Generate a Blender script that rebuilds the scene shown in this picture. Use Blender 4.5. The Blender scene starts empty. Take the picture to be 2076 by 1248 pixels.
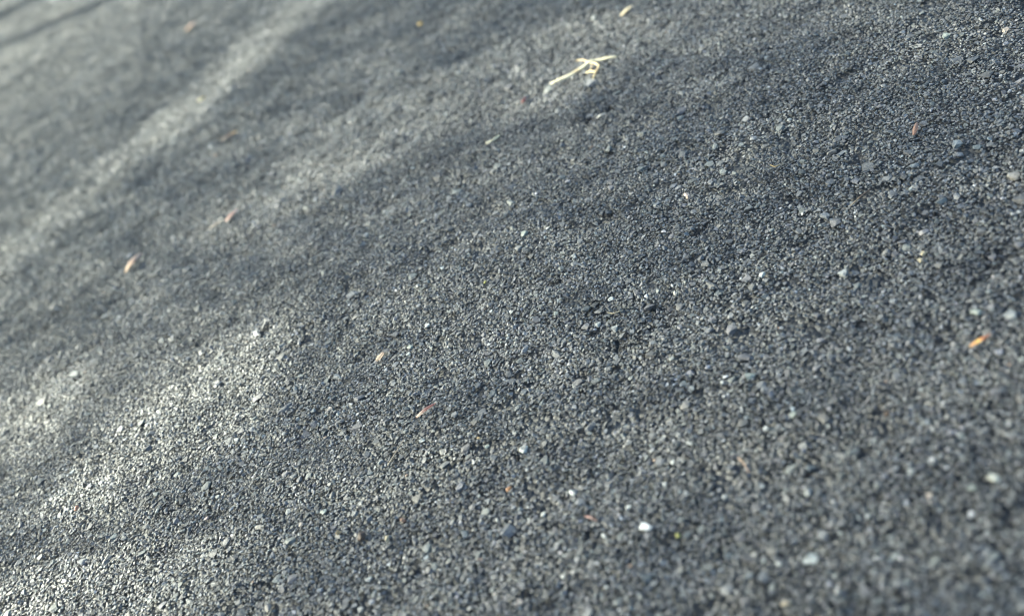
import bpy, math, random
import numpy as np
from mathutils import Vector, Matrix

rng = np.random.default_rng(7)
random.seed(7)
scene = bpy.context.scene
COL = scene.collection

# ------------------------------------------------------------------ camera
HFOV = math.radians(50.0); PITCH = math.radians(32.0); ROLL = math.radians(29.0); CAM_H = 0.26
FOCUS = 0.475
TANH = math.tan(HFOV / 2)
F = np.array([0, math.cos(PITCH), -math.sin(PITCH)])
X0 = np.array([1.0, 0, 0]); U0 = np.array([0, math.sin(PITCH), math.cos(PITCH)])
RI = math.cos(ROLL) * X0 - math.sin(ROLL) * U0
UP = math.sin(ROLL) * X0 + math.cos(ROLL) * U0
CAMP = np.array([0, 0, CAM_H])
cam_d = bpy.data.cameras.new('camera'); cam = bpy.data.objects.new('camera', cam_d); COL.objects.link(cam)
cam.matrix_world = Matrix(((RI[0], UP[0], -F[0], 0), (RI[1], UP[1], -F[1], 0), (RI[2], UP[2], -F[2], CAM_H), (0, 0, 0, 1)))
cam_d.sensor_width = 36; cam_d.sensor_fit = 'HORIZONTAL'; cam_d.lens = 18 / TANH
cam_d.clip_start = 0.01; cam_d.clip_end = 1000
cam_d.dof.use_dof = True; cam_d.dof.focus_distance = FOCUS; cam_d.dof.aperture_fstop = 7.0
scene.camera = cam

# ------------------------------------------------------------------ sky, sun, exposure
SUN_AZ = math.radians(-60); SUN_EL = math.radians(32)
S = np.array([math.cos(SUN_EL) * math.sin(SUN_AZ), math.cos(SUN_EL) * math.cos(SUN_AZ), math.sin(SUN_EL)])
world = bpy.data.worlds.new('World'); scene.world = world; world.use_nodes = True
wn = world.node_tree.nodes; wl = world.node_tree.links
sky = wn.new('ShaderNodeTexSky'); sky.sky_type = 'NISHITA'; sky.sun_disc = False
sky.sun_elevation = SUN_EL; sky.sun_rotation = SUN_AZ; sky.dust_density = 3.5; sky.air_density = 0.7
bg = wn['Background']; bg.inputs['Strength'].default_value = 0.078
wl.new(sky.outputs[0], bg.inputs['Color'])
sun_d = bpy.data.lights.new('sun', 'SUN'); sun_d.energy = 4.8; sun_d.angle = math.radians(0.53); sun_d.color = (1, 0.905, 0.80)
sun = bpy.data.objects.new('sun', sun_d); COL.objects.link(sun)
sun.rotation_euler = Vector(S).to_track_quat('Z', 'Y').to_euler(); sun.location = tuple(S * 30)
vs = scene.view_settings
vs.view_transform = 'Standard'; vs.look = 'None'; vs.gamma = 1; vs.use_curve_mapping = False
vs.exposure = 3.2
vs.use_white_balance = True; vs.white_balance_temperature = 6320; vs.white_balance_tint = -6
scene.cycles.use_denoising = True; scene.cycles.denoiser = 'OPENIMAGEDENOISE'; scene.cycles.denoising_input_passes = 'RGB_ALBEDO_NORMAL'; scene.cycles.denoising_prefilter = 'ACCURATE'
scene.cycles.max_bounces = 6; scene.cycles.filter_width = 1.05

# ------------------------------------------------------------------ helpers
def at(px, py, z=0.0):
    """photo pixel -> point on the ground (height z)"""
    d = F + (px - 1038) / 1038 * TANH * RI + (624 - py) / 1038 * TANH * UP
    t = (z - CAM_H) / d[2]
    return CAMP + d * t

def pxm(px, py):
    """metres per photo pixel at that ground point"""
    p = at(px, py)
    return float((p - CAMP) @ F) * TANH / 1038

def hash2(ix, iy, seed):
    h = (ix.astype(np.int64) * 374761393 + iy.astype(np.int64) * 668265263 + seed * 974634777) & 0xffffffff
    h = ((h ^ (h >> 13)) * 1274126177) & 0xffffffff
    h = h ^ (h >> 16)
    return (h & 0xffff) / 65535.0

def vnoise(x, y, seed):
    ix = np.floor(x); iy = np.floor(y); fx = x - ix; fy = y - iy
    fx = fx * fx * (3 - 2 * fx); fy = fy * fy * (3 - 2 * fy)
    a = hash2(ix, iy, seed); b = hash2(ix + 1, iy, seed); c = hash2(ix, iy + 1, seed); d = hash2(ix + 1, iy + 1, seed)
    return (a * (1 - fx) + b * fx) * (1 - fy) + (c * (1 - fx) + d * fx) * fy

PITS = [(1135, 1066, 26, 7), (1105, 1070, 14, 7), (1412, 470, 20, 6), (1516, 606, 24, 6), (1048, 925, 16, 8), (1010, 950, 14, 7), (2040, 1052, 20, 14), (2028, 1116, 15, 12), (890, 880, 22, 5),
    (1190, 238, 16, 8), (1236, 215, 14, 8), (1500, 688, 22, 9), (1640, 660, 20, 9), (1905, 690, 14, 10), (1885, 600, 14, 9), (1555, 1085, 18, 6), (1640, 1105, 18, 10), (845, 1155, 22, 12), (1065, 1205, 20, 8),
    (1800, 870, 22, 8), (1420, 795, 22, 6), (1560, 100, 12, 6), (1890, 80, 14, 6), (1960, 310, 14, 6), (915, 640, 16, 6), (1320, 575, 14, 8), (640, 830, 12, 5), (960, 365, 12, 5), (1735, 330, 12, 5), (2050, 140, 16, 6),
    (1450, 950, 16, 8), (1180, 760, 20, 6), (1250, 700, 12, 8), (760, 905, 16, 5), (540, 735, 10, 5), (1345, 1090, 18, 8), (1890, 1050, 20, 10), (1780, 1010, 16, 7), (1375, 245, 12, 5), (2000, 520, 14, 6)]
_pc = None
def pits(x, y):
    # crevices where stones have been plucked out of the mat
    global _pc
    if _pc is None:
        _pc = []
        for a, b, w, h in PITS:
            p = at(a, b); q = pxm(a, b); _pc.append((p[0], p[1], w * q * .55, h * q * 1.9))
    d = np.zeros(np.shape(x))
    for cx, cy, sx_, sy_ in _pc:
        wob = 1 + .35 * np.sin(x * 2100 + cy * 900) + .3 * np.sin(y * 1700 + cx * 700)
        e = ((x - cx) / sx_) ** 2 + ((y - cy) / sy_) ** 2
        d = np.maximum(d, np.clip(1.5 - e * wob, 0, 1))
    return d * .0038

def height(x, y):
    """rolled mat: gentle waves, centimetre lumps, pits between the bigger stones"""
    h = (vnoise(x / .11, y / .11, 1) - .5) * .0030
    h += (vnoise(x / .022, y / .022, 2) - .5) * .0011
    n = vnoise(x / .0075, y / .0075, 3) * .6 + vnoise(x / .0135 + 5, y / .0135, 4) * .6
    h += np.minimum(n - .5, .12) * np.where(y < .9, .0044, .0030)
    return h - pits(x, y)

def tag(o, label=None, cat=None, group=None, kind=None):
    if label: o['label'] = label
    if cat: o['category'] = cat
    if group: o['group'] = group
    if kind: o['kind'] = kind
    return o

def link(name, me, mat=None, parent=None):
    o = bpy.data.objects.new(name, me); COL.objects.link(o)
    if mat is not None and len(me.materials) == 0: me.materials.append(mat)
    if parent is not None: o.parent = parent
    return o

def mesh_from(name, v, f, smooth=False):
    me = bpy.data.meshes.new(name)
    me.from_pydata([tuple(map(float, p)) for p in v], [], [tuple(map(int, q)) for q in f])
    me.update()
    if smooth: me.polygons.foreach_set('use_smooth', np.ones(len(me.polygons), bool))
    return me

class NT:
    def __init__(s, name):
        s.m = bpy.data.materials.new(name); s.m.use_nodes = True
        s.n = s.m.node_tree.nodes; s.l = s.m.node_tree.links
        s.b = s.n['Principled BSDF']
    def new(s, t, **kw):
        nd = s.n.new(t)
        for k, v in kw.items():
            if k.startswith('i_'):
                nd.inputs[k[2:].replace('_', ' ')].default_value = v
            else: setattr(nd, k, v)
        return nd
    def link(s, a, b): s.l.new(a, b)
    def ramp(s, fac, stops):
        r = s.n.new('ShaderNodeValToRGB'); e = r.color_ramp.elements
        while len(e) < len(stops): e.new(.5)
        for q, (p, c) in zip(e, stops): q.position = p; q.color = (*c, 1)
        s.link(fac, r.inputs[0]); return r.outputs[0]
    def mixc(s, fac, a, b, mode='MIX'):
        m = s.n.new('ShaderNodeMix'); m.data_type = 'RGBA'; m.blend_type = mode
        for sock, v in ((m.inputs[0], fac), (m.inputs[6], a), (m.inputs[7], b)):
            if hasattr(v, 'is_linked'): s.link(v, sock)
            else: sock.default_value = v if not isinstance(v, tuple) else (*v, 1)
        return m.outputs[2]
    def noise(s, vec, scale, detail=3, rough=.6):
        n = s.n.new('ShaderNodeTexNoise'); n.inputs['Scale'].default_value = scale
        n.inputs['Detail'].default_value = detail; n.inputs['Roughness'].default_value = rough
        if vec is not None: s.link(vec, n.inputs['Vector'])
        return n.outputs[0]
    def bump(s, h, dist, strength=1.0):
        b = s.n.new('ShaderNodeBump'); b.inputs['Distance'].default_value = dist; b.inputs['Strength'].default_value = strength
        s.link(h, b.inputs['Height']); s.link(b.outputs[0], s.b.inputs['Normal']); return b

# ------------------------------------------------------------------ materials
def mat_grain():
    m = NT('bitumen_coated_grain')
    pos = m.new('ShaderNodeNewGeometry').outputs['Position']
    at_ = m.new('ShaderNodeAttribute', attribute_type='INSTANCER', attribute_name='tint')
    ro_ = m.new('ShaderNodeAttribute', attribute_type='INSTANCER', attribute_name='gloss')
    n = m.noise(pos, 900, 4, .65)
    mott = m.ramp(n, [(.25, (.55, .55, .55)), (.75, (1.45, 1.45, 1.45))])
    c = m.mixc(1.0, at_.outputs['Color'], mott, 'MULTIPLY')
    m.link(c, m.b.inputs['Base Color'])
    m.link(ro_.outputs['Fac'], m.b.inputs['Roughness'])
    m.bump(m.noise(pos, 1300, 5, .72), .00042, .8)
    m.b.inputs['Specular IOR Level'].default_value = .5
    return m.m

def mat_stone():
    m = NT('aggregate_stone')
    pos = m.new('ShaderNodeNewGeometry').outputs['Position']
    oi = m.new('ShaderNodeObjectInfo')
    n = m.noise(pos, 700, 5, .7)
    mott = m.ramp(n, [(.3, (.5, .5, .52)), (.5, (.95, .95, .95)), (.72, (1.5, 1.5, 1.45))])
    c = m.mixc(1.0, oi.outputs['Color'], mott, 'MULTIPLY')
    film = m.ramp(m.noise(pos, 330, 3, .6), [(.50, (0, 0, 0)), (.64, (1, 1, 1))])
    c = m.mixc(film, c, m.mixc(.62, c, (.045, .045, .046)))
    m.link(c, m.b.inputs['Base Color']); m.b.inputs['Roughness'].default_value = .62
    m.bump(m.noise(pos, 1100, 5, .7), .0005, .8)
    return m.m

def mat_binder():
    m = NT('asphalt_binder')
    pos = m.new('ShaderNodeNewGeometry').outputs['Position']
    vo = m.new('ShaderNodeTexVoronoi'); vo.inputs['Scale'].default_value = 420; m.link(pos, vo.inputs['Vector'])
    n = m.noise(pos, 260, 5, .7)
    c = m.ramp(n, [(.3, (.010, .010, .011)), (.7, (.030, .030, .030))])
    m.link(c, m.b.inputs['Base Color']); m.b.inputs['Roughness'].default_value = .6
    m.bump(vo.outputs['Distance'], .002, 1.0).invert = True
    return m.m

MG, MS, MB = mat_grain(), mat_stone(), mat_binder()

# ------------------------------------------------------------------ pavement sheet (one sheet, fine here, out to the horizon)
def axis(a, b, step, far):
    c = np.arange(a, b + step / 2, step); out = [step]
    while sum(out) < far: out.append(out[-1] * 1.35)
    o = np.cumsum(out)
    return np.concatenate([(a - o)[::-1], c, b + o])
gx = axis(-1.3, 1.3, .007, 300); gy = axis(-.05, 2.6, .007, 300)
GX, GY = np.meshgrid(gx, gy)
near = ((np.abs(GX) < 1.5) & (GY > -.3) & (GY < 2.9))
GZ = np.where(near, height(GX, GY), 0) - .0022
V = np.stack([GX, GY, GZ], -1).reshape(-1, 3)
nx, ny = len(gx), len(gy)
i = (np.arange(ny - 1)[:, None] * nx + np.arange(nx - 1)[None]).reshape(-1)
Q = np.stack([i, i + 1, i + nx + 1, i + nx], -1)
me = bpy.data.meshes.new('asphalt_pavement')
me.vertices.add(len(V)); me.vertices.foreach_set('co', V.reshape(-1).astype(np.float32))
me.loops.add(len(Q) * 4); me.loops.foreach_set('vertex_index', Q.reshape(-1).astype(np.int32))
me.polygons.add(len(Q)); me.polygons.foreach_set('loop_start', np.arange(0, len(Q) * 4, 4, dtype=np.int32))
me.polygons.foreach_set('use_smooth', np.ones(len(Q), bool))
me.update(calc_edges=True)
pavement = tag(link('asphalt_pavement', me, MB), 'dark grey coarse asphalt pavement with exposed pale aggregate', None, None, 'structure')

# ------------------------------------------------------------------ the biggest stones of the mat, one by one
import bmesh
def hull_rock(seed, n=13, flat=1.0, top=None):
    r = np.random.default_rng(seed)
    p = r.normal(size=(n, 3)); p /= np.linalg.norm(p, axis=1)[:, None]
    p *= r.uniform(.8, 1.08, (n, 1)); p *= np.array([r.uniform(.85, 1.2), r.uniform(.7, 1.0), flat])
    if top is not None: p[:, 2] = np.minimum(p[:, 2], top + r.uniform(-.04, .04, n))
    bm = bmesh.new()
    for q in p: bm.verts.new(q)
    g = bmesh.ops.convex_hull(bm, input=bm.verts)
    bmesh.ops.delete(bm, geom=[v for v in bm.verts if not v.link_faces], context='VERTS')
    bmesh.ops.recalc_face_normals(bm, faces=bm.faces)
    me = bpy.data.meshes.new('stone'); bm.to_mesh(me); bm.free(); me.update()
    return me

stone_meshes = []
for k in range(12):
    mm = hull_rock(100 + k, 17, .5, .30); mm.materials.append(MS); stone_meshes.append(mm)

PALE = (.31, .31, .285); GREY = (.165, .17, .165); WARM = (.24, .20, .165); PINK = (.33, .23, .20); GREEN = (.15, .165, .145)
# px, py, width px, colour
named = [(1065, 915, 24, PALE), (1310, 1068, 34, (.40, .40, .39)), (867, 660, 15, PALE), (1035, 632, 14, PALE), (1247, 668, 19, PALE), (995, 631, 14, PALE),
    (1160, 997, 17, PALE), (1548, 560, 20, PALE), (2015, 968, 34, (.34, .33, .27)), (1642, 1130, 40, (.20, .21, .20)), 
    (1128, 635, 14, GREEN), (1212, 655, 18, GREY), (1240, 608, 14, PALE), (832, 705, 18, GREEN), (830, 720, 14, GREY), (668, 832, 16, WARM), (634, 830, 14, GREY), (605, 850, 14, GREY),
    (846, 578, 13, GREY), (775, 940, 16, GREY), (858, 897, 16, PALE), (990, 910, 14, GREEN), (965, 943, 12, PALE), (1100, 1040, 16, PALE), (1275, 1030, 14, PALE),
    (1350, 985, 16, PALE), (1140, 1165, 14, PALE), (755, 1180, 20, GREY), (1055, 1222, 20, WARM), (1228, 1189, 12, PALE), (1225, 1086, 13, PALE), (1010, 1055, 12, PALE),
    (421, 1052, 12, PINK), (660, 1040, 20, GREEN), (590, 1042, 18, GREY), (615, 1068, 14, WARM), (860, 450, 16, GREY), (1165, 520, 18, GREY), (1060, 470, 22, GREEN),
    (1975, 992, 26, GREEN), (1885, 1006, 16, WARM), (1760, 1045, 18, GREY), (1640, 1000, 22, GREY), (1520, 1170, 22, GREY), (1580, 1145, 14, PALE), (1770, 1160, 16, GREY),
    (1610, 845, 20, GREEN), (1880, 862, 18, GREY), (1520, 765, 26, GREEN), (1465, 778, 12, PALE), (1710, 555, 26, GREY), (1940, 300, 26, GREY), (1920, 80, 20, GREEN), (2040, 62, 22, WARM),
    (1855, 340, 20, GREY), (570, 700, 16, GREY), (745, 480, 18, GREY), (575, 577, 14, GREY), (1110, 460, 14, PALE), (1850, 960, 22, GREY), (2050, 640, 30, GREY), (1980, 640, 26, GREEN),
    (1545, 985, 16, GREY), (1470, 1010, 14, PALE), (1555, 870, 13, PALE), (1365, 940, 14, PALE), (1400, 900, 14, GREY), (845, 455, 14, WARM), (445, 1010, 14, GREY), (735, 1240, 20, GREY)]
stones = []   # x, y, radius, z, colour
def try_stone(x, y, r, col, force=False):
    if not force:
        for q in stones:
            if (q[0] - x) ** 2 + (q[1] - y) ** 2 < (1.05 * (q[2] + r)) ** 2: return
    stones.append((x, y, r, col))
for px, py, w, c in named:
    p = at(px, py); try_stone(p[0], p[1], w * pxm(px, py) * .5, c, True)
while len(stones) < 300:
    px = rng.uniform(-40, 2116); py = rng.uniform(120, 1290)
    w = rng.uniform(13, 34)
    s_ = pxm(px, py)
    if w * s_ < .0032 or w * s_ > .0110: continue
    p = at(px, py)
    if p[1] > .95: continue
    u = rng.random(); b = rng.uniform(.05, .10)
    base = np.array([(1, 1, 1.02), (1.0, 1.06, 1.0), (1.06, 1.0, 1.02), (1.1, 1.02, .92)][rng.integers(4)]) * b
    if u > .82: base *= rng.uniform(1.3, 1.7)
    try_stone(p[0], p[1], w * s_ * .5, tuple(base))
SX = np.array([q[0] for q in stones]); SY = np.array([q[1] for q in stones]); SR = np.array([q[2] for q in stones])
SZ = height(SX, SY)
for k, (x, y, r, c) in enumerate(stones):
    o = link('stone', stone_meshes[k % 12], None, pavement)
    o.location = (x, y, SZ[k] + (.0006 - r * .12 if k < len(named) else .0004 - r * .25)); o.scale = (r, r, r)
    o.rotation_euler = (rng.normal(0, .10), rng.normal(0, .10), rng.uniform(0, 6.28))
    o.color = (*c, 1)

# ------------------------------------------------------------------ the fine aggregate (uncountable): convex grains, graded with distance
protos = []
for k in range(14):
    mm = hull_rock(500 + k, 12, .42); mm.materials.append(MG)
    protos.append(bpy.data.objects.new('grain_shape', mm))
for k in range(10):
    mm = hull_rock(700 + k, 19, .5, .27); mm.materials.append(MG)
    protos.append(bpy.data.objects.new('grain_shape', mm))
PTS = []; MED = []; CELL = .05
for cx in np.arange(-1.35, 1.35, CELL):
    for cy in np.arange(0.0, 2.75, CELL):
        c = np.array([cx + CELL / 2, cy + CELL / 2, 0]); d = c - CAMP; z = d @ F
        if z < .12: continue
        u = (d @ RI) / z / TANH; v = (d @ UP) / z / TANH
        m_ = max(abs(u), abs(v) / .601)
        if m_ > 1.9: continue
        pitch = .00122 * max(1, z / .60) ** .62
        if m_ > 1.08: pitch *= 1.0 + 4.0 * (m_ - 1.08)
        n = max(2, int(round(CELL / pitch)))
        g = (np.arange(n) + .5) / n * CELL
        a, b = np.meshgrid(g, g); a = a.ravel(); b = b.ravel()
        pt = CELL / n
        a = cx + a + rng.uniform(-.5, .5, a.size) * pt; b = cy + b + rng.uniform(-.5, .5, b.size) * pt
        ok = np.ones(a.size, bool)
        if m_ < 1.5 and z < 1.1:
            # coated stones of 2 to 6 mm, each with a dark rim where the fines have worn away
            k = 10; g = (np.arange(k) + .5) / k * CELL
            ma, mb = np.meshgrid(g, g); ma = cx + ma.ravel() + rng.uniform(-.42, .42, k * k) * CELL / k; mb = cy + mb.ravel() + rng.uniform(-.42, .42, k * k) * CELL / k
            mr = np.clip(np.exp(rng.normal(math.log(.00135), .30, k * k)), .0009, .0034)
            sel = rng.random(k * k) < .44
            near_ = np.where((np.abs(SX - c[0]) < CELL) & (np.abs(SY - c[1]) < CELL))[0]
            for j in near_: sel &= (ma - SX[j]) ** 2 + (mb - SY[j]) ** 2 > (SR[j] + mr * .8) ** 2
            ma, mb, mr = ma[sel], mb[sel], mr[sel]
            if len(ma):
                D = np.sqrt((a[:, None] - ma[None]) ** 2 + (b[:, None] - mb[None]) ** 2) / mr[None]
                ok &= ~((D < .78).any(1))
                ok &= ~(((D < 1.22).any(1)) & (rng.random(a.size) < .30))
                MED.append(np.stack([ma, mb, mr], -1))
        PTS.append(np.stack([a[ok], b[ok], np.full(int(ok.sum()), pt)], -1))
P = np.concatenate(PTS); M3 = np.concatenate(MED); M3 = M3[pits(M3[:, 0], M3[:, 1]) < .0012]
keep = np.ones(len(P), bool)
for x, y, r in zip(SX, SY, SR):
    w = np.where((np.abs(P[:, 0] - x) < r) & (np.abs(P[:, 1] - y) < r))[0]
    keep[w[(P[w, 0] - x) ** 2 + (P[w, 1] - y) ** 2 < (.8 * r) ** 2]] = False
pit = vnoise(P[:, 0] / .005, P[:, 1] / .005, 21) * .6 + vnoise(P[:, 0] / .012, P[:, 1] / .012, 22) * .55
keep &= ~((pit < .35) & (rng.random(len(P)) < .8))
keep &= ~((pits(P[:, 0], P[:, 1]) > .0022) & (rng.random(len(P)) < .75))
P = P[keep]; NF = len(P); NM = len(M3); N = NF + NM; print('GRAINS', NF, NM)
size = P[:, 2] * .60 * np.exp(rng.normal(0, .24, NF))
big = rng.random(NF); size *= np.where(big > .985, 1.9, np.where(big > .91, 1.45, 1))
z = height(P[:, 0], P[:, 1]) + rng.normal(0, .25, NF) * P[:, 2] - size * .30
mz = height(M3[:, 0], M3[:, 1]) + .0001 + rng.normal(0, .0004, NM) - .27 * M3[:, 2]
far = np.clip(.00122 / P[:, 2], .4, 1)          # a far grain stands for several
tone = np.exp(rng.normal(0, .38, NF) * far) * .063
pale = rng.random(NF); tone = np.where(pale > 1 - .007 * far, rng.uniform(.13, .24, NF), np.where(pale > .955, tone * (1 + .8 * far), tone))
mtone = np.exp(rng.normal(math.log(.060), .26, NM)); pale = rng.random(NM)
mtone = np.where(pale > .993, rng.uniform(.15, .28, NM), np.where(pale > .94, mtone * 1.6, mtone))
co = np.concatenate([np.stack([P[:, 0], P[:, 1], z], -1), np.stack([M3[:, 0], M3[:, 1], mz], -1)]).astype(np.float32)
size = np.concatenate([size, M3[:, 2]]); tone = np.concatenate([tone, mtone])
tone *= .85 + .3 * vnoise(co[:, 0] / .03, co[:, 1] / .03, 31)
hue = np.array([(1.0, 1.0, 1.02), (.98, 1.04, 1.0), (1.03, .99, 1.03), (1.03, 1.01, .97), (.97, 1.0, 1.05), (1, 1, 1)])[rng.integers(0, 6, N)]
warm = rng.random(N) > .999
hue[warm] = (1.4, .95, .68)
tint = np.concatenate([tone[:, None] * hue, np.ones((N, 1))], 1).astype(np.float32)
gloss = np.where(rng.random(N) > .965, .33, np.clip(rng.normal(.60, .09, N), .42, .85)).astype(np.float32)
rot = rng.uniform(0, 6.283, (N, 3)).astype(np.float32)
rot[:, :2] = rng.normal(0, 1, (N, 2)) * np.where(np.arange(N) < NF, .28, .15)[:, None]
pm = bpy.data.meshes.new('aggregate'); pm.vertices.add(N); pm.vertices.foreach_set('co', co.ravel())
def addattr(name, typ, data, key):
    a = pm.attributes.new(name, typ, 'POINT'); a.data.foreach_set(key, data.ravel())
addattr('tint', 'FLOAT_COLOR', tint, 'color'); addattr('gloss', 'FLOAT', gloss, 'value')
addattr('rot', 'FLOAT_VECTOR', rot, 'vector'); addattr('size', 'FLOAT', size.astype(np.float32), 'value')
addattr('pick', 'INT', np.where(np.arange(N) < NF, rng.integers(0, 14, N), rng.integers(14, 24, N)).astype(np.int32), 'value')
pm.update()
agg = tag(link('aggregate', pm, MG, pavement), None, None, None, 'stuff')
ng = bpy.data.node_groups.new('aggregate_grains', 'GeometryNodeTree')
ng.interface.new_socket('Geometry', in_out='INPUT', socket_type='NodeSocketGeometry')
ng.interface.new_socket('Geometry', in_out='OUTPUT', socket_type='NodeSocketGeometry')
gi = ng.nodes.new('NodeGroupInput'); go = ng.nodes.new('NodeGroupOutput')
iop = ng.nodes.new('GeometryNodeInstanceOnPoints'); jn = ng.nodes.new('GeometryNodeJoinGeometry')
for o in reversed(protos):
    oi = ng.nodes.new('GeometryNodeObjectInfo'); oi.inputs['Object'].default_value = o; oi.inputs['As Instance'].default_value = True
    ng.links.new(oi.outputs['Geometry'], jn.inputs[0])
def nattr(name, typ):
    a = ng.nodes.new('GeometryNodeInputNamedAttribute'); a.data_type = typ; a.inputs[0].default_value = name; return a.outputs[0]
e2r = ng.nodes.new('FunctionNodeEulerToRotation')
ng.links.new(nattr('rot', 'FLOAT_VECTOR'), e2r.inputs[0]); ng.links.new(e2r.outputs[0], iop.inputs['Rotation'])
ng.links.new(nattr('size', 'FLOAT'), iop.inputs['Scale']); ng.links.new(nattr('pick', 'INT'), iop.inputs['Instance Index'])
iop.inputs['Pick Instance'].default_value = True
ng.links.new(gi.outputs[0], iop.inputs['Points']); ng.links.new(jn.outputs[0], iop.inputs['Instance'])
ng.links.new(iop.outputs[0], go.inputs[0])
agg.modifiers.new('grains', 'NODES').node_group = ng

# ------------------------------------------------------------------ unseen tree, added to dapple the sunlight; leaf gaps shaped for the sun patches
def capsule(p, a, b):
    ab = b - a; t = np.clip(((p - a) @ ab) / (ab @ ab), 0, 1)
    return np.linalg.norm(p - (a + t[:, None] * ab), axis=1)
GAPS = [  # two photo points, half width in metres, openness
    ((690, -60), (330, 265), .038, .88), ((330, 265), (60, 470), .036, .72), ((60, 470), (-200, 640), .04, .5),
    ((1130, 115), (720, 280), .055, .72), ((780, 250), (540, 410), .045, .64), ((900, 60), (640, 200), .05, .52),
    ((490, 750), (280, 890), .028, .86), ((430, 740), (400, 880), .022, .86), ((290, 920), (170, 1020), .014, .85),
    ((110, 800), (-140, 930), .028, .84), ((330, 1190), (60, 1230), .020, .74), ((60, 1240), (-100, 1330), .024, .72), ((280, 1240), (200, 1300), .02, .74),
    ((1260, 100), (1130, 165), .03, .62), ((1600, 10), (1300, 70), .03, .5), ((1750, -20), (1950, 60), .02, .42),
    ((260, 70), (-40, 200), .03, .6), ((20, 0), (-60, 40), .06, .55), ((300, 0), (60, 90), .04, .58)]
def openness(g):
    o = np.full(len(g), .41) - .19 * np.clip((g[:, 0] - .0) / .20, 0, 1)
    o = o + .42 * np.clip((g[:, 1] - 1.0) / .6, 0, 1)
    for a, b, w, k in GAPS:
        A = at(*a)[:2]; B = at(*b)[:2]
        d = capsule(g, A, B)
        o = np.maximum(o, np.where(d < w, k, np.clip(k * (1 - (d - w) / .012), 0, 1)))
    return o
# stratified over the ground they shade, so the shade is even where no gap opens
LS = .0055
sx, sy = np.meshgrid(np.arange(-1.15, 1.05, LS), np.arange(-.1, 3.0, LS))
g = np.stack([sx.ravel(), sy.ravel()], -1); g += rng.uniform(-.5, .5, g.shape) * LS
dist = rng.uniform(1.9, 3.7, len(g))
LP = np.concatenate([g, np.zeros((len(g), 1))], 1) + dist[:, None] * S
ii, jj = np.indices(sx.shape)
kk = ((ii * .7548776662 + jj * .5698402910) % 1).ravel() > openness(g) ** .75  # leaves left out wherever sun is wanted on the ground
LP = LP[kk]; nL = len(LP); print('LEAVES', nL)
ax = rng.normal(size=(nL, 3)); ax /= np.linalg.norm(ax, axis=1)[:, None]
b2 = np.cross(ax, rng.normal(size=(nL, 3))); b2 /= np.linalg.norm(b2, axis=1)[:, None]
nn = np.cross(ax, b2)
L = rng.uniform(.007, .012, nL)[:, None]; W = L * .45
vv = np.stack([LP - ax * L, LP + b2 * W + nn * W * .3, LP + ax * L, LP - b2 * W + nn * W * .3], 1).reshape(-1, 3)
base = np.arange(nL)[:, None] * 4
ff = np.concatenate([base + [0, 1, 2], base + [0, 2, 3]])
ml = NT('leaf'); ml.b.inputs['Base Color'].default_value = (.06, .10, .03, 1); ml.b.inputs['Roughness'].default_value = .5
tr = ml.new('ShaderNodeBsdfTranslucent'); tr.inputs[0].default_value = (.30, .42, .12, 1)
mx = ml.new('ShaderNodeMixShader'); mx.inputs[0].default_value = .5
ml.link(ml.b.outputs[0], mx.inputs[1]); ml.link(tr.outputs[0], mx.inputs[2]); ml.link(mx.outputs[0], ml.n['Material Output'].inputs[0])
mbk = NT('bark'); pos = mbk.new('ShaderNodeNewGeometry').outputs['Position']
mbk.link(mbk.ramp(mbk.noise(pos, 30, 4), [(.3, (.05, .035, .025)), (.7, (.16, .12, .09))]), mbk.b.inputs['Base Color'])

def tube(pts, rad, seg=8, cap=True):
    pts = [np.asarray(p, float) for p in pts]; v = []; f = []
    for j, p in enumerate(pts):
        t = pts[min(j + 1, len(pts) - 1)] - pts[max(j - 1, 0)]; t = t / (np.linalg.norm(t) + 1e-12)
        up = np.array([0, 0, 1.0]) if abs(t[2]) < .9 else np.array([1.0, 0, 0])
        a = np.cross(t, up); a /= np.linalg.norm(a); b = np.cross(a, t)
        r = rad[j] if hasattr(rad, '__len__') else rad
        for q in range(seg):
            an = 2 * math.pi * q / seg
            v.append(p + r * (math.cos(an) * a + math.sin(an) * b))
        if j:
            o = (j - 1) * seg
            for q in range(seg): f.append((o + q, o + (q + 1) % seg, o + seg + (q + 1) % seg, o + seg + q))
    if cap:
        f.append(tuple(range(seg))[::-1]); f.append(tuple(range(len(v) - seg, len(v))))
    return v, f
def smooth_path(pts, n=6):
    pts = [np.asarray(p, float) for p in pts]; out = []
    for j in range(len(pts) - 1):
        p0 = pts[max(j - 1, 0)]; p1 = pts[j]; p2 = pts[j + 1]; p3 = pts[min(j + 2, len(pts) - 1)]
        for q in range(n):
            t = q / n
            out.append(.5 * ((2 * p1) + (-p0 + p2) * t + (2 * p0 - 5 * p1 + 4 * p2 - p3) * t * t + (-p0 + 3 * p1 - 3 * p2 + p3) * t ** 3))
    out.append(pts[-1]); return out

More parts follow.
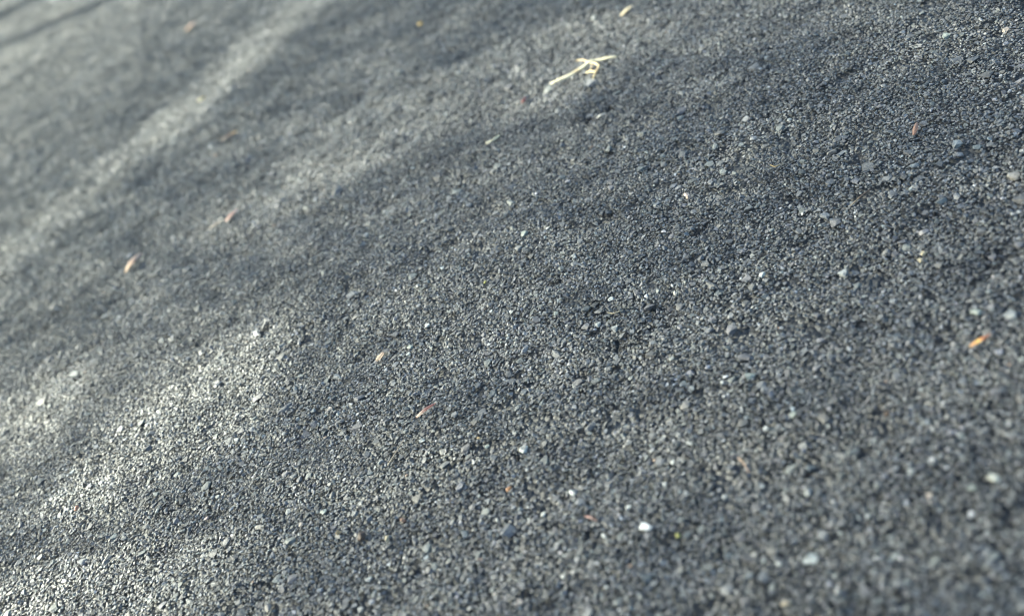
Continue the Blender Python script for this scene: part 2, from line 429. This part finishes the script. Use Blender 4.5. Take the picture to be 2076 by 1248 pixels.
tree = bpy.data.objects.new('added_shade_tree', None); COL.objects.link(tree); tree.location = (-3.5, 3.5, 0)
tag(tree, 'small unseen leafy tree added to dapple the sunlight on the asphalt', 'tree')
tb = np.array([-3.5, 3.5, 0])
v, f = tube(smooth_path([(0, 0, -.1), (.05, -.03, .5), (.15, -.1, 1.0), (.3, -.2, 1.4)]), list(np.linspace(.11, .07, 19)), 12)
link('trunk', mesh_from('trunk', v, f, True), mbk.m, tree)
for (ex, ey, ez) in [(-2.3, 1.6, 1.35), (-1.4, 2.3, 1.25), (-1.9, 3.2, 1.5), (-2.6, 4.0, 1.6), (-1.2, 3.0, 1.2)]:
    e = np.array([ex, ey, ez]) - tb; s0 = np.array([.3, -.2, 1.38])
    mid = (s0 + e) / 2 + np.array([0, 0, .2])
    v, f = tube(smooth_path([s0, mid, e], 8), list(np.linspace(.03, .003, 17)), 8)
    link('branch', mesh_from('branch', v, f, True), mbk.m, tree)
shade_crown = link('shade_crown', mesh_from('shade_crown', vv - tb, ff), ml.m, tree)  # added leaf mass, shaped by the shade it has to cast

# ------------------------------------------------------------------ litter lying on the asphalt
def organic(name, stops, rough=.55, grain=.25, lum=(.46, .45, .43)):
    m = NT(name)
    tc = m.new('ShaderNodeTexCoord'); sep = m.new('ShaderNodeSeparateXYZ'); m.link(tc.outputs['Generated'], sep.inputs[0])
    pos = m.new('ShaderNodeNewGeometry').outputs['Position']
    n = m.noise(pos, 600, 4, .65)
    ad = m.new('ShaderNodeMath', operation='MULTIPLY_ADD'); m.link(n, ad.inputs[0]); ad.inputs[1].default_value = .35; m.link(sep.outputs[0], ad.inputs[2])
    sb = m.new('ShaderNodeMath', operation='SUBTRACT'); m.link(ad.outputs[0], sb.inputs[0]); sb.inputs[1].default_value = .175
    c = m.ramp(sb.outputs[0], stops)
    mot = m.ramp(m.noise(pos, 1500, 4, .7), [(.3, (1 - grain,) * 3), (.7, (1 + grain,) * 3)])
    gm = m.new('ShaderNodeGamma'); gm.inputs[1].default_value = 1.18; m.link(m.mixc(1.0, c, mot, 'MULTIPLY'), gm.inputs[0])
    m.link(m.mixc(1.0, gm.outputs[0], lum, 'MULTIPLY'), m.b.inputs['Base Color'])
    m.b.inputs['Roughness'].default_value = rough
    m.bump(m.noise(pos, 1800, 3), .0002, .5)
    return m.m

def gp(px, py, dz=0.0):
    p = at(px, py, 0.0011 + dz); p[2] = float(height(np.array([p[0]]), np.array([p[1]]))[0]) + .0011 + dz
    return p

def frame(a, b):
    """local axes of a thing lying from a to b"""
    x = b - a; L = np.linalg.norm(x); x = x / L
    y = np.cross([0, 0, 1.0], x); y /= np.linalg.norm(y); zz = np.cross(x, y)
    M = Matrix(((x[0], y[0], zz[0], a[0]), (x[1], y[1], zz[1], a[1]), (x[2], y[2], zz[2], a[2]), (0, 0, 0, 1)))
    return M, L

def bud_scale(name, label, cat, p0, p1, wpx, mat, cup=.35, arch=.12, lift=(.0003, .0008), sharp=.75, group=None, twist=0.0, seed=0):
    """a cupped, boat-shaped scale of a bud: closed shell with thickness"""
    r = np.random.default_rng(seed)
    a = gp(*p0, lift[0]); b = gp(*p1, lift[1]); M, L = frame(a, b)
    Wd = wpx * pxm((p0[0] + p1[0]) / 2, (p0[1] + p1[1]) / 2) * .5
    nu, nv = 14, 7; top = []; bot = []
    for iu in range(nu):
        t = iu / (nu - 1)
        w = Wd * (math.sin(math.pi * min(.995, max(.03, t ** .8))) ** sharp) * (1 + r.normal(0, .05)) + Wd * .06
        tw = twist * (t - .5)
        for iv in range(nv):
            q = iv / (nv - 1) * 2 - 1
            yy = q * w; zc = L * arch * math.sin(math.pi * t) - cup * w * q * q + r.normal(0, .012) * Wd
            y2 = yy * math.cos(tw) - zc * math.sin(tw); z2 = yy * math.sin(tw) + zc * math.cos(tw)
            th = Wd * .16 * (1.1 - q * q)
            top.append((t * L, y2, z2 + cup * w * .6 + th)); bot.append((t * L, y2, z2 + cup * w * .6 - th))
    n = nu * nv; f = []
    for iu in range(nu - 1):
        for iv in range(nv - 1):
            k = iu * nv + iv
            f.append((k, k + nv, k + nv + 1, k + 1)); f.append((n + k, n + k + 1, n + k + nv + 1, n + k + nv))
    ring = [iu * nv for iu in range(nu)] + [(nu - 1) * nv + iv for iv in range(1, nv)] + [iu * nv + nv - 1 for iu in range(nu - 2, -1, -1)] + [iv for iv in range(nv - 2, 0, -1)]
    for j in range(len(ring)):
        p, q = ring[j], ring[(j + 1) % len(ring)]
        f.append((p, q, n + q, n + p))
    o = link(name, mesh_from(name, top + bot, f, True), mat); o.matrix_world = M
    return tag(o, label, cat, group)

def crumb(name, label, cat, px, py, wpx, mat, asp=(1, .7, .6), group=None, seed=0, rough=.22, ang=None):
    r = np.random.default_rng(seed + 900)
    bm = bmesh.new(); bmesh.ops.create_icosphere(bm, subdivisions=2, radius=1)
    ph = r.uniform(0, 6.28, (6, 3)); fr = r.uniform(1.2, 4.5, (6, 3))
    for v in bm.verts:
        c = np.array(v.co); d = sum(math.sin(fr[k] @ c + ph[k, 0]) for k in range(6)) / 6
        v.co = Vector(c * (1 + rough * 2.2 * d + r.normal(0, .10))); v.co.x *= asp[0]; v.co.y *= asp[1]; v.co.z *= asp[2]
    me = bpy.data.meshes.new(name); bm.to_mesh(me); bm.free(); me.update()
    s_ = wpx * pxm(px, py) * .5; p = gp(px, py, s_ * asp[2] * .25)
    o = link(name, me, mat); o.location = p; o.scale = (s_,) * 3
    o.rotation_euler = (r.normal(0, .2), r.normal(0, .2), r.uniform(0, 6.28) if ang is None else ang)
    return tag(o, label, cat, group)

def strand(name, label, cat, pts, wpx, mat, parent=None, lifts=None, taper=(.6, 1, .5), seg=8, wob=.0):
    w = [gp(x, y, (lifts[j] if lifts else .0005)) for j, (x, y) in enumerate(pts)]
    path = smooth_path(w, 7); n = len(path)
    r = wpx * .5 * pxm(*pts[len(pts) // 2])
    rr = np.random.default_rng(len(pts) + int(pts[0][0]))
    rad = [r * float(np.interp(j / (n - 1), [0, .5, 1], taper)) * (1 + rr.normal(0, .07)) for j in range(n)]
    org = w[0].copy(); path = [q - org for q in path]
    v, f = tube(path, rad, seg)
    o = link(name, mesh_from(name, v, f, True), mat, parent)
    o.location = org if parent is None else org - np.array(parent.location)
    if parent is None: tag(o, label, cat)
    return o

straw = organic('dry_straw', [(0, (.95, .88, .70)), (.3, (1.0, .95, .80)), (.42, (.74, .58, .38)), (.5, (1.0, .95, .78)), (1, (.95, .88, .70))], .5, .12, (.54, .52, .44))
curlm = organic('dry_straw_curl', [(0, (.80, .72, .52)), (.6, (.68, .56, .38)), (1, (.74, .66, .50))], .5, .2, (.64, .58, .46))
tan = organic('tan_husk', [(0, (.58, .44, .32)), (.5, (.66, .52, .38)), (1, (.50, .36, .26))], .55, .3)
orange = organic('orange_husk', [(0, (.66, .48, .30)), (.22, (.66, .36, .16)), (.45, (.88, .60, .20)), (.62, (.56, .27, .13)), (.85, (.28, .13, .09)), (1, (.42, .23, .17))], .45, .2)
salmon = organic('salmon_husk', [(0, (.52, .32, .24)), (.5, (.70, .46, .38)), (1, (.74, .52, .46))], .5, .2)
peach = organic('peach_husk', [(0, (.80, .60, .42)), (.45, (.66, .46, .34)), (1, (.74, .56, .46))], .55, .3)
redbrown = organic('red_brown_husk', [(0, (.34, .18, .11)), (.3, (.30, .20, .16)), (.5, (.22, .06, .05)), (1, (.28, .10, .09))], .45, .3)
darkred = organic('dark_red_seed', [(0, (.34, .12, .08)), (.45, (.16, .05, .04)), (1, (.04, .025, .02))], .35, .2)
brown = organic('brown_crumb', [(0, (.10, .065, .045)), (1, (.16, .10, .06))], .6, .4)
amber = organic('amber_crumb', [(0, (.55, .27, .10)), (1, (.62, .33, .15))], .5, .25)
rust = organic('rust_crumb', [(0, (.34, .20, .14)), (1, (.40, .26, .19))], .6, .3)
cream = organic('cream_crumb', [(0, (.52, .45, .31)), (1, (.62, .55, .40))], .6, .3)
yellow = organic('yellow_crumb', [(0, (.72, .50, .12)), (1, (.78, .56, .18))], .5, .2)
moss = organic('yellow_green_crumb', [(0, (.42, .42, .12)), (1, (.50, .48, .16))], .6, .35)
fibre = organic('pale_fibre', [(0, (.58, .50, .38)), (1, (.46, .36, .27))], .5, .2)
chalk = organic('chalk_white', [(0, (.50, .49, .45)), (1, (.62, .60, .56))], .4, .4)
chalkp = organic('pinkish_white', [(0, (.50, .40, .34)), (1, (.62, .52, .46))], .4, .35)

# the forked, curled straw
st = bpy.data.objects.new('dry_stem', None); COL.objects.link(st); st.location = tuple(gp(1118, 168))
tag(st, 'cream coloured dry plant stem with a small curled side shoot', 'stem')
strand('stem', None, None, [(1117, 169), (1132, 160.5), (1150, 150), (1169, 138.9), (1183.6, 131), (1196, 123), (1212.5, 118.5), (1234, 116), (1250, 115)], 6.6, straw, st,
       [.0004, .0012, .0022, .0026, .0028, .0030, .0026, .0018, .0006], (.75, 1.05, .55))
strand('curled_shoot', None, None, [(1193, 126), (1203, 126), (1211, 129.5), (1214, 135), (1210.5, 141), (1207.5, 147), (1205, 153), (1202, 160)], 4.2, curlm, st,
       [.0026, .0030, .0034, .0030, .0022, .0016, .0010, .0004], (.8, 1.1, .6))
strand('curled_shoot', None, None, [(1208, 145.5), (1200, 145), (1195, 144.5), (1188.5, 146.5)], 4.4, curlm, st, [.0018, .0016, .0012, .0006], (.9, 1, .7))
strand('curled_shoot', None, None, [(1200, 129), (1198, 137), (1195.5, 144)], 2.6, curlm, st, [.0026, .0022, .0014], (.9, 1, .8))
strand('bract', None, None, [(1192, 125), (1184, 121), (1176, 119.5), (1168, 121)], 2.6, curlm, st, [.0030, .0024, .0016, .0008], (1, .8, .4))

bud_scale('bud_scale', 'orange bud scale with a yellow middle lying apart at the right', 'bud scale', (1966, 708), (2009, 682), 9.5, orange, .3, .03, (.0010, .0018), .3, seed=1)
bud_scale('bud_scale', 'red-brown split bud scale with a pale tip below the tan flake', 'bud scale', (842, 845), (886, 820), 10, redbrown, .5, .06, (.0002, .0012), .6, seed=2)
bud_scale('bud_scale', 'slim salmon pink bud scale, sharper of the two near the left', 'bud scale', (456, 449), (482, 424), 9, salmon, .4, .05, (.0004, .0014), .5, seed=3)
bud_scale('bud_scale', 'crooked peach coloured bud scale, blurred, near the left edge', 'bud scale', (253, 552), (286, 512), 15, peach, .3, .08, (.0004, .0016), .6, twist=.8, seed=4)
bud_scale('husk_flake', 'flat tan husk flake with a notched end', 'flake', (764, 731), (776, 712), 13, tan, .15, .04, (.0006, .0010), .35, seed=5)
bud_scale('seed', 'dark red pointed seed below the pale curled stem', 'seed', (1058, 210), (1071, 194), 9, darkred, .5, .08, (.0006, .0006), .7, seed=6)
bud_scale('bark_curl', 'small red-brown curl of bark beside a dark crevice', 'bark', (1210, 1054), (1184, 1043), 8, redbrown, .5, .16, (.0008, .0006), .6, seed=7)
bud_scale('husk_flake', 'pale cream husk flake, blurred, at the top edge', 'flake', (1255, 26), (1281, 11), 12, cream, .2, .06, (.0006, .0016), .5, seed=8)
bud_scale('husk_flake', 'faint pinkish flake, strongly blurred, near the top left', 'flake', (376, 64), (396, 44), 10, peach, .2, .06, (.0004, .0018), .5, seed=9)
bud_scale('bud_scale', 'thin brown scale with a bright orange tip above the bright sun streak', 'bud scale', (448, 287), (481, 268), 8, organic('orange_tip', [(0, (.14, .08, .06)), (.6, (.20, .11, .07)), (.8, (.62, .40, .16)), (1, (.70, .48, .22))], .5), .4, .05, (.0002, .0014), .5, seed=10)
bud_scale('bark_chip', 'reddish crumbly bark chip at the upper right', 'bark', (1853, 276), (1860, 250), 10, rust, .3, .05, (.0004, .0012), .5, twist=.5, seed=11)
bud_scale('sliver', 'glossy white curved sliver below the curled stem', 'sliver', (1209, 239), (1229, 229), 5.5, chalk, .5, .16, (.0004, .0010), .6, seed=12)
bud_scale('needle_tip', 'thin dark brown strip at the left beside the salmon scale', 'bark', (420, 462), (448, 448), 5, brown, .4, .04, (.0001, .0008), .5, seed=13)

strand('straw_piece', 'short straight pale straw with a tiny side spur', 'straw', [(986.5, 291), (999, 284.5), (1012.5, 275)], 4.4, straw, None, [.0008, .0014, .0012], (1, 1, .9))
strand('grass_fibre', 'thin straight brown grass fibre left of the bottom middle', 'fibre', [(788, 945), (797, 930), (808, 912), (820, 893)], 2.6, fibre, None, [.0006, .0012, .0012, .0006], (1.3, 1, .6))
strand('curved_fibre', 'thin curved pinkish fibre at the lower right of the middle', 'fibre', [(1496, 927), (1504, 934), (1511, 943), (1516, 953)], 3, organic('pink_fibre', [(0, (.52, .36, .26)), (1, (.60, .44, .33))]), None, [.0008, .0014, .0014, .0008], (.6, 1, .8))
strand('dead_rootlet', 'long thin brown rootlet lying at the right of the middle', 'fibre', [(1724, 419), (1737, 408), (1750, 397), (1766, 386)], 3.6, organic('rootlet', [(0, (.40, .34, .24)), (.5, (.24, .16, .10)), (1, (.16, .11, .08))]), None, [.0006, .0012, .0010, .0004], (.8, 1, .6))
strand('curved_fibre', 'hair-thin golden bent fibre lying on dark grains at the upper right', 'fibre', [(1562, 335), (1569, 338), (1576, 337), (1582, 333)], 2.2, organic('gold_fibre', [(0, (.55, .42, .18)), (1, (.50, .38, .22))]), None, [.0006, .001, .001, .0006], (.7, 1, .6))
strand('pale_shred', 'faint pale grass shred curving over grains near the middle', 'fibre', [(1232, 633), (1243, 636), (1254, 633), (1264, 630)], 2.6, cream, None, [.0005, .001, .001, .0005], (.6, 1, .7))

crumb('seed_husk', 'tiny bright orange seed husk at the bottom middle', 'husk', 1031, 990, 13, amber, (1, .6, .5), seed=1, ang=.3)
crumb('crumb', 'dark brown soil crumb beside a pale tan crumb', 'crumb', 735, 1090, 22, brown, (1, .7, .6), seed=2, rough=.35)
crumb('crumb', 'pale tan crumb just right of the dark brown one', 'crumb', 787, 1094, 15, cream, (1, .6, .5), seed=3)
crumb('crumb', 'small amber crumb above and left of the dark brown one', 'crumb', 687, 1082, 12, organic('ochre', [(0, (.50, .36, .18)), (1, (.56, .42, .24))]), seed=4)
crumb('crumb', 'rusty crumb above the pale tan one', 'crumb', 816, 1052, 13, rust, seed=5)
crumb('crumb', 'yellow-green crumb of moss beside the big pale stone', 'moss', 1372, 1081, 13, moss, (1, .7, .6), seed=6, rough=.35)
crumb('crumb', 'reddish orange crumb in the sunny patch at the lower left', 'crumb', 158, 1032, 13, organic('orange_red', [(0, (.52, .24, .15)), (1, (.56, .30, .20))]), seed=7)
crumb('crumb', 'golden yellow crumb near the top edge', 'crumb', 851, 47, 11, yellow, seed=8)
crumb('crumb', 'pale yellow crumb inside the bright sun streak', 'crumb', 409, 203, 13, organic('straw_yellow', [(0, (.72, .62, .34)), (1, (.78, .68, .42))]), (1.2, .6, .5), seed=9)
crumb('crumb', 'crumbly cream fleck in two lumps at the right, upper lump', 'crumb', 1873, 516, 14, cream, seed=10, rough=.4)
crumb('crumb', 'crumbly cream fleck in two lumps at the right, lower lump', 'crumb', 1867, 530, 14, cream, (1, .6, .4), seed=11, rough=.4)
crumb('quartz_chip', 'pinkish white quartz chip right of the upper middle', 'chip', 1394, 396, 17, chalkp, (1.1, .65, .6), seed=12, rough=.35)
crumb('quartz_chip', 'bright white chip in a dark pit right of the middle', 'chip', 1370, 596, 11, chalk, (.8, .8, 1), seed=13, rough=.3)
crumb('crumb', 'tan crumb near the bottom edge at the right', 'crumb', 1591, 1219, 20, organic('tan_crumb', [(0, (.50, .42, .30)), (1, (.58, .50, .36))]), (1, .6, .5), seed=14)
crumb('crumb', 'tiny yellow grain at the lower left of the middle', 'crumb', 973, 891, 9, organic('gold_grain', [(0, (.55, .42, .20)), (1, (.6, .46, .26))]), (1, .6, .5), seed=15)
crumb('crumb', 'faint brown crumb among the dark grains, right side', 'crumb', 1800, 842, 17, brown, (1, .7, .4), seed=16)
crumb('pebble', 'small round white pebble at the bottom edge, right', 'pebble', 1699, 1200, 13, chalk, (1, .9, .8), seed=17, rough=.1)
crumb('crumb', 'lime yellow speck left of the middle', 'crumb', 981, 569, 7, moss, (1, .8, .6), seed=18)
